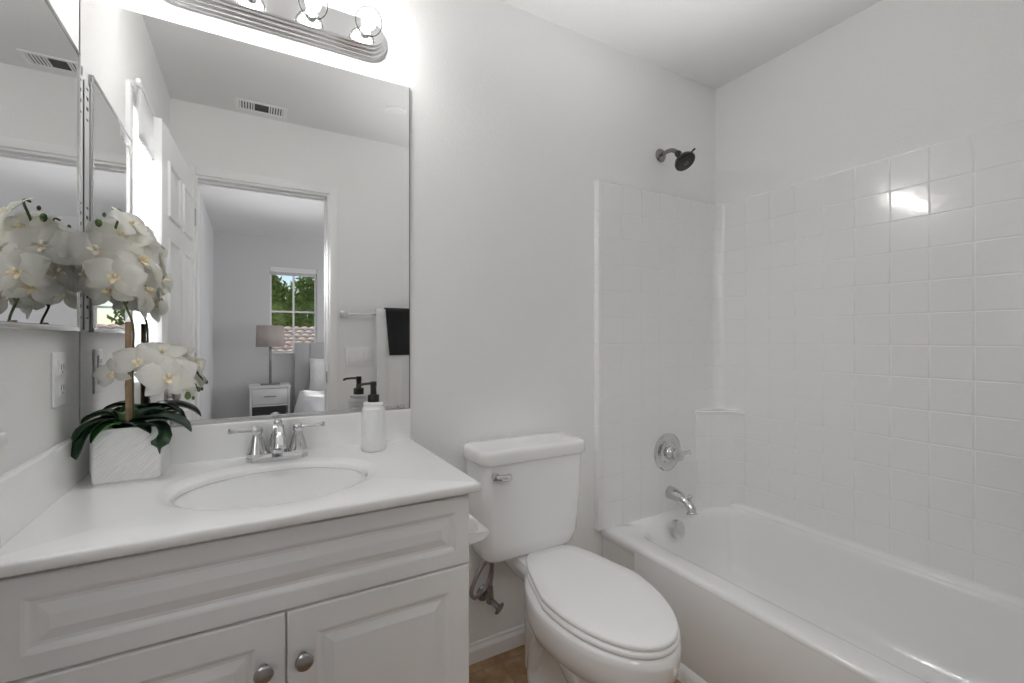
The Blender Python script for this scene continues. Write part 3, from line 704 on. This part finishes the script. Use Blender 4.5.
leaf([(-.270, 1.42, T0), (-.295, 1.395, T0 + .035), (-.320, 1.375, T0 + .012), (-.332, 1.365, T0 - .025), (-.336, 1.362, T0 - .04)], .030)
leaf([(-.265, 1.43, T0), (-.29, 1.432, T0 + .045), (-.32, 1.43, T0 + .045), (-.345, 1.43, T0 + .03)], .032)
leaf([(-.262, 1.415, T0), (-.27, 1.39, T0 + .028), (-.295, 1.372, T0 + .020), (-.312, 1.362, T0 - .006)], .026, 'leaf2')
leaf([(-.25, 1.42, T0), (-.225, 1.405, T0 + .030), (-.185, 1.39, T0 + .034), (-.15, 1.385, T0 + .018), (-.128, 1.383, T0 - .002)], .042)
leaf([(-.245, 1.41, T0), (-.225, 1.385, T0 + .018), (-.19, 1.368, T0 + .018), (-.185, 1.365, T0 - .02), (-.188, 1.364, T0 - .045)], .028)
leaf([(-.25, 1.43, T0), (-.235, 1.44, T0 + .04), (-.20, 1.45, T0 + .042), (-.17, 1.455, T0 + .02)], .034)
leaf([(-.255, 1.435, T0), (-.265, 1.455, T0 + .04), (-.28, 1.47, T0 + .04), (-.30, 1.48, T0 + .02)], .034, 'leaf2')
leaf([(-.258, 1.41, T0), (-.25, 1.385, T0 + .030), (-.225, 1.37, T0 + .020), (-.205, 1.362, T0 + .006)], .026)

# ------------------------------------------------------------ toilet
t = thing('toilet', 'white two-piece toilet with closed lid between the vanity and the tub', 'toilet', (.90, 1.15, 0))
tcx = .897
def egg(yf, yb, hw, z, cxx=tcx, sq=2.9, hb=None, n=56):
    """elongated plan: front half ellipse towards -y, squarer back"""
    ym = yb - (yb - yf) * .46; hb = hb if hb is not None else hw * .62; out = []
    for i in range(n):
        a = 2 * pi * i / n; c_, s_ = cos(a), sin(a)
        if s_ <= 0: out.append(Vector((cxx + hw * c_, ym + (ym - yf) * s_, z)))
        else:
            e = 2 / sq; yy = (yb - ym) * abs(s_) ** e; k = yy / (yb - ym)
            out.append(Vector((cxx + (1 if c_ >= 0 else -1) * (abs(c_) ** e) * (hw + (hb - hw) * k ** 1.3), ym + yy, z)))
    rm = Matrix.Rotation(R(-4), 3, 'Z'); pv = Vector((tcx, 1.08, 0))
    return [pv + rm @ (p - pv) for p in out]
mb = MB()
mb.loft([egg(.985, 1.43, .118, .0), egg(.982, 1.43, .120, .012), egg(.995, 1.43, .108, .028), egg(1.03, 1.42, .080, .05), egg(1.04, 1.41, .072, .11),
         egg(1.02, 1.405, .074, .16), egg(.975, 1.40, .092, .21), egg(.885, 1.395, .140, .250), egg(.810, 1.39, .174, .287), egg(.787, 1.385, .184, .32), egg(.783, 1.38, .187, .365),
         egg(.785, 1.38, .186, .382), egg(.792, 1.376, .182, .390), egg(.81, 1.37, .17, .392)])
mb.build('bowl', 'china', t, ang=60)
mb = MB().loft([rrect(tcx - .05, tcx + .06, 1.26, 1.44, .04, .30, 6, 3), rrect(tcx - .100, tcx + .105, 1.255, 1.505, .045, .36, 6, 3), rrect(tcx - .108, tcx + .108, 1.25, 1.507, .045, .395, 6, 3), rrect(tcx - .10, tcx + .10, 1.258, 1.50, .04, .414, 6, 3)])
mb.loft([rrect(tcx - .045, tcx + .05, 1.31, 1.43, .03, .0, 6, 3), rrect(tcx - .045, tcx + .05, 1.31, 1.43, .03, .31, 6, 3)])
mb.build('bowl_deck', 'china', t, ang=60)
mb = MB()   # trapway relief on each side
for s in (-1, 1):
    mb.tube(smoothpath([(tcx + s * .045, 1.04, .10), (tcx + s * .055, 1.10, .17), (tcx + s * .052, 1.20, .21), (tcx + s * .05, 1.28, .18), (tcx + s * .046, 1.32, .11), (tcx + s * .04, 1.34, .04)]), .032, 14)
mb.build('trapway', 'china', t)
for s in (-1, 1): MB().lathe([(.014, 0), (.014, .006), (.010, .014), (0, .017)], (tcx + s * .105, 1.26, .012), (0, 0, 1), 16).build('bolt_cap', 'plastic', t)
def plate(name, yf, yb, hw, hb, z0, z1, m, e=.006, cxx=tcx):
    mb = MB().loft([egg(yf + e, yb, hw - e, z0, cxx, sq=8, hb=hb), egg(yf + e * .3, yb, hw - e * .3, z0 + e * .3, cxx, sq=8, hb=hb), egg(yf, yb, hw, z0 + e, cxx, sq=8, hb=hb), egg(yf, yb, hw, z1 - e, cxx, sq=8, hb=hb), egg(yf + e * .35, yb - e * .35, hw - e * .35, z1 - e * .35, cxx, sq=8, hb=hb - e * .35), egg(yf + e, yb - e, hw - e, z1, cxx, sq=8, hb=hb - e), egg(yf + .06, yb - .05, hw - .05, z1 + .0025, cxx, sq=8, hb=hb - .04)])
    return mb.build(name, m, t, ang=55)
plate('seat', .786, 1.345, .175, .105, .3935, .409, 'seat', .005, tcx + .001)
plate('lid', .788, 1.366, .171, .092, .4105, .4265, 'seat', .006, tcx + .001)
for s in (-1, 1): MB().box(tcx + s * .075 - .022, tcx + s * .075 + .022, 1.335, 1.378, .393, .410, .004, 3).build('seat_hinge', 'seat', t)
kx = .858
mb = MB()
def tk(z, w2, y0, r=.035): return rrect(kx - w2, kx + w2, y0, 1.502, r, z, 8, 5)
mb.loft([tk(.415, .155, 1.375, .03), tk(.419, .170, 1.362, .04), tk(.432, .183, 1.352, .045), tk(.47, .193, 1.345), tk(.60, .200, 1.336), tk(.748, .205, 1.330), tk(.754, .203, 1.332)])
mb.build('tank', 'china', t, ang=60)
mb = MB()
def tl(z, w2, y0, r=.035, yb=1.508): return rrect(kx - w2, kx + w2, y0, yb, r, z, 8, 5)
mb.loft([tl(.7545, .209, 1.326), tl(.7565, .212, 1.320), tl(.762, .2135, 1.318), tl(.788, .215, 1.316, .04), tl(.797, .213, 1.318, .04), tl(.8025, .207, 1.324, .038, 1.504), tl(.805, .194, 1.337, .03, 1.495), tl(.806, .14, 1.39, .02, 1.45)])
mb.build('tank_lid', 'china', t, ang=60)
h = MB().lathe([(.013, 0), (.013, .006), (.009, .010), (.008, .016)], (.692, 1.331, .720), (0, -1, 0), 18).build('flush_handle', 'chrome', t)
MB().tube(smoothpath([(.688, 1.313, .720), (.70, 1.309, .719), (.722, 1.308, .717), (.738, 1.312, .716)]), [.0095] * 7 + [.0105] * 6 + [.0125] * 5 + [.009], 12).build('lever', 'chrome', h)

# water stop valve with its supply hose
t = thing('water_stop_valve', 'dull chrome water shut-off valve with coiled braided hose beside the toilet', 'valve', (.752, YB, .24))
MB().lathe([(.030, 0), (.030, .003), (.022, .010), (.011, .013)], (.745, YB - .0005, .238), (0, -1, 0), 24).build('wall_flange', 'aged', t)
MB().tube([(.745, YB - .008, .238), (.745, YB - .055, .238)], .011, 14).tube([(.745, YB - .05, .226), (.745, YB - .05, .285)], [.014, .010], 14).tube([(.745, YB - .05, .238), (.762, YB - .080, .218)], .010, 12).build('valve_body', 'aged', t)
MB().lathe([(.012, 0), (.022, .003), (.023, .008), (.019, .013), (.008, .016)], (.761, YB - .079, .219), (.55, -.7, -.55), 20).build('valve_handle', 'aged', t)
MB().tube(smoothpath([(.745, YB - .05, .280), (.750, YB - .055, .345), (.730, YB - .07, .392), (.690, YB - .09, .378), (.650, YB - .10, .320), (.660, YB - .10, .290), (.700, YB - .09, .300), (.735, YB - .075, .345), (.740, YB - .085, .425)], 8), .0065, 10).build('supply_hose', 'braid', t)

# toilet paper on the vanity side
t = thing('toilet_paper_holder', 'white toilet paper holder on the side of the vanity', 'toilet paper holder', (.447, 1.16, .62))
prf_ = [(.4512, .644), (.500, .641), (.528, .645), (.542, .654), (.547, .664)]
mb = MB().loft([[Vector((x, y, z)) for x, z in prf_ + [(x - (.004 if x > .46 else 0), z + (.004 if x < .55 else 0)) for x, z in prf_[::-1]]] for y in (1.085, 1.205)])
for y in (1.082, 1.203): mb.loft([[Vector((x, yy, z)) for x, z in prf_ + [(.4512, .672)]] for yy in (y, y + .005)])
mb.build('cradle', 'china', t, ang=50)
roll = MB(); rr = []
for yy, r in ((1.089, .004), (1.089, .026), (1.092, .029), (1.145, .030), (1.196, .029), (1.200, .026), (1.200, .004)):
    rr.append([Vector((.492 + r * cos(2 * pi * k / 40) * (1 + .03 * sin(5 * k)), yy, .676 + r * sin(2 * pi * k / 40) * (1 + .04 * sin(7 * k + yy * 90)))) for k in range(40)])
roll.loft(rr); tag(roll.build('toilet_paper_roll', 'tissue'), 'white toilet paper roll resting in the holder beside the vanity', 'toilet paper')

# ------------------------------------------------------------ rear wall: towels, switches
t = thing('towel_bar', 'square brushed towel bar on the wall beside the doorway', 'towel bar', (.8, YR, 1.32))
for x in (.50, 1.12): MB().box(x - .022, x + .022, YR + .0005, YR + .012, 1.300, 1.344, .002).box(x - .014, x + .014, YR + .01, YR + .058, 1.308, 1.336, .002).build('post', 'alu', t)
MB().box(.51, 1.11, YR + .040, YR + .053, 1.315, 1.329, .001).build('rail', 'alu', t)
def towel(name, x0, x1, zf, zb, off, m, th, label, lean=0, top=1.338):
    yc = YR + .0465; n = 26; rows = []
    for i in range(n + 1):
        s = i / n; xx = x0 + (x1 - x0) * s; wv = .0016 * sin(xx * 47) + .0008 * sin(xx * 121)
        def pr(o, sg=1):
            P = []
            for k in range(9): z = zb + (top - zb) * k / 8; P.append((yc - off - o, z))
            for k in range(1, 8): a = pi - pi * k / 8; P.append((yc + (off + o) * cos(a), top + (off + o) * sin(a) * .8))
            for k in range(13): z = top + (zf - top) * k / 12; P.append((yc + off + o + wv * (1 + k / 12) * (k > 0), z))
            return P
        out = pr(th / 2); inn = pr(-th / 2)
        x = x0 + (x1 - x0) * s
        rows.append([Vector((x + lean * max(0, (top - z)) * (1 - s), y, z)) for y, z in out + inn[::-1]])
    mb = MB().loft(rows)
    return tag(mb.build(name, m, ang=70), label, 'towel')
towel('bath_towel', .685, 1.02, .74, .80, .018, 'towelw', .014, 'long white bath towel folded over the towel bar')
towel('hand_towel', .740, .93, 1.065, 1.12, .033, 'towelb', .008, 'small black hand towel draped over the white bath towel', lean=.085)
t = thing('light_switch_plate', 'white three-gang rocker switch plate on the wall beside the doorway', 'light switch', (.59, YR, 1.055))
MB().box(.510, .668, YR + .0003, YR + .006, .995, 1.113, .0025, 3).build('plate', 'plastic', t)
for k in range(3):
    xk = .543 + k * .046
    MB().box(xk - .0165, xk + .0165, YR + .0052, YR + .0085, 1.021, 1.087, .0015).build('rocker_switch', 'plastic', t)

# ------------------------------------------------------------ ceiling items
def vent(x, y, label):
    t = thing('ceiling_vent', label, 'vent', (x, y, ZC))
    mb = MB().box(x - .125, x + .125, y - .062, y - .046, ZC - .007, ZC - .0005, .002).box(x - .125, x + .125, y + .046, y + .062, ZC - .007, ZC - .0005, .002)
    mb.box(x - .125, x - .105, y - .046, y + .046, ZC - .007, ZC - .0005).box(x + .105, x + .125, y - .046, y + .046, ZC - .007, ZC - .0005)
    mb.box(x - .040, x - .034, y - .046, y + .046, ZC - .007, ZC - .0005).box(x + .034, x + .040, y - .046, y + .046, ZC - .007, ZC - .0005)
    mb.build('vent_frame', 'plastic', t, smooth=False)
    MB().box(x - .105, x + .105, y - .046, y + .046, ZC - .0015, ZC - .0004).build('vent_duct', 'slot', t, smooth=False)
    for s in (-1, 1):
        for k in range(5):
            xc = x + s * (.048 + k * .013); MB().box(xc - .0035, xc + .0035, y - .046, y + .046, ZC - .006, ZC - .0035).build('vent_slat', 'plastic', t, smooth=False)
vent(.052, .157, 'white rectangular louvred vent on the ceiling near the doorway')
t = thing('smoke_detector', 'small round white smoke detector on the ceiling', 'smoke detector', (.70, .485, ZC))
MB().lathe([(.052, .0005), (.052, .004), (.048, .006), (.030, .007), (0, .007)], (.70, .485, ZC), (0, 0, -1), 32).build('cover', 'ceiling', t)
MB().lathe([(.058, .0004), (.058, .004), (.0545, .005)], (.70, .485, ZC), (0, 0, -1), 32).build('mounting_ring', 'trim', t)

# ------------------------------------------------------------ bedroom
t = thing('nightstand', 'white one-drawer nightstand with grey open shelf beneath the bedroom window', 'nightstand', (.19, -3.08, 0))
nx0, nx1, ny0, ny1 = -.02, .405, -3.30, -2.88
mb = MB().box(nx0, nx1, ny0, ny1, .605, .63, .003).box(nx0 + .008, nx0 + .03, ny0, ny1 - .004, .0, .605).box(nx1 - .03, nx1 - .008, ny0, ny1 - .004, .0, .605).box(nx0 + .03, nx1 - .03, ny0, ny1 - .01, .40, .42).box(nx0 + .03, nx1 - .03, ny0, ny1 - .01, .06, .09)
mb.build('frame', 'night', t, smooth=False)
dd = MB().box(nx0 + .034, nx1 - .034, ny1 - .03, ny1 - .002, .425, .600, .002).build('drawer', 'night', t)
MB().tube([(.13, ny1 + .018, .515), (.255, ny1 + .018, .515)], .005, 8).tube([(.14, ny1 - .004, .515), (.14, ny1 + .018, .515)], .004, 8).tube([(.245, ny1 - .004, .515), (.245, ny1 + .018, .515)], .004, 8).build('handle', 'brushed', dd)
MB().box(nx0 + .03, nx1 - .03, ny0, ny0 + .012, .09, .40).build('back_panel', 'dark', t, smooth=False)
t = thing('table_lamp', 'table lamp with a taupe drum shade standing on the nightstand', 'lamp', (.20, -3.08, .63))
lx, ly = .200, -3.08
MB().box(lx - .10, lx + .10, ly - .05, ly + .05, .6304, .645, .002).build('base', 'brushed', t)
MB().box(lx - .014, lx + .014, ly - .009, ly + .009, .645, 1.10, .001).build('pole', 'brushed', t)
mb = MB().loft([[Vector((lx + a * (.150 if z < 1.2 else .142), ly + b * .105, z)) for a, b in [(cos(2 * pi * k / 40), sin(2 * pi * k / 40)) for k in range(40)]] for z in (1.075, 1.325)], False, False)
mb.build('lamp_shade', 'shade', t, solid=.003)
t = thing('bed', 'white bed with a grey channelled headboard seen in the bathroom mirror', 'bed', (1.25, -2.4, 0))
mb = MB()
for k in range(9): x = .47 + k * .175; mb.box(x + .001, x + .174, -3.34, -3.26, .05, 1.125, .012, 3)
mb.build('headboard', 'uphol', t)
MB().box(.50, 2.02, -3.25, -1.35, .08, .24, .02).build('bed_frame', 'uphol', t)
MB().box(.49, 2.03, -3.25, -1.34, .24, .44, .05, 4).build('mattress', 'linen', t)
mb = MB(); n = 40; rows = []
for i in range(n + 1):
    y = -2.95 + 1.60 * i / n; row = []
    for j in range(n + 1):
        s = j / n; x = .425 + 1.67 * s; e = min(s, 1 - s) * 1.67
        z = .46 + .045 * math.tanh(e * 9) - .32 * max(0, .075 - e) / .075 + .010 * sin(9 * x + 5 * y) + .008 * sin(17 * x - 13 * y)
        if i < 6: z += .05 * sin(pi * i / 6)
        row.append(Vector((x, y + .02 * sin(8 * x), z)))
    rows.append(row)
mb.loft(rows, False, False, closed=False); mb.build('duvet', 'linen', t, ang=180, solid=.03)
def pillow(x, y, z, wx, hz, tilt, label):
    mb = MB(); bmesh.ops.create_cube(mb.bm, size=2); bmesh.ops.subdivide_edges(mb.bm, edges=mb.bm.edges, cuts=7, use_grid_fill=True)
    for v in mb.bm.verts:
        u, w_, = v.co.x, v.co.z; k = (1 - abs(u) ** 3 * .85) * (1 - abs(w_) ** 3 * .85)
        v.co = Vector((u * wx * (1 - .07 * (1 - w_ * w_) * abs(u)), v.co.y * .075 * max(k, .06) ** .6, w_ * hz * (1 - .07 * (1 - u * u) * abs(w_))))
    bmesh.ops.rotate(mb.bm, verts=mb.bm.verts, cent=(0, 0, 0), matrix=Matrix.Rotation(tilt, 3, 'X'))
    bmesh.ops.translate(mb.bm, verts=mb.bm.verts, vec=(x, y, z))
    return tag(mb.build('pillow', 'linen', ang=180), label, 'pillow', 'pillows on the bed')
pillow(.88, -3.12, .70, .262, .235, R(-12), 'white square pillow propped against the headboard nearest the window')
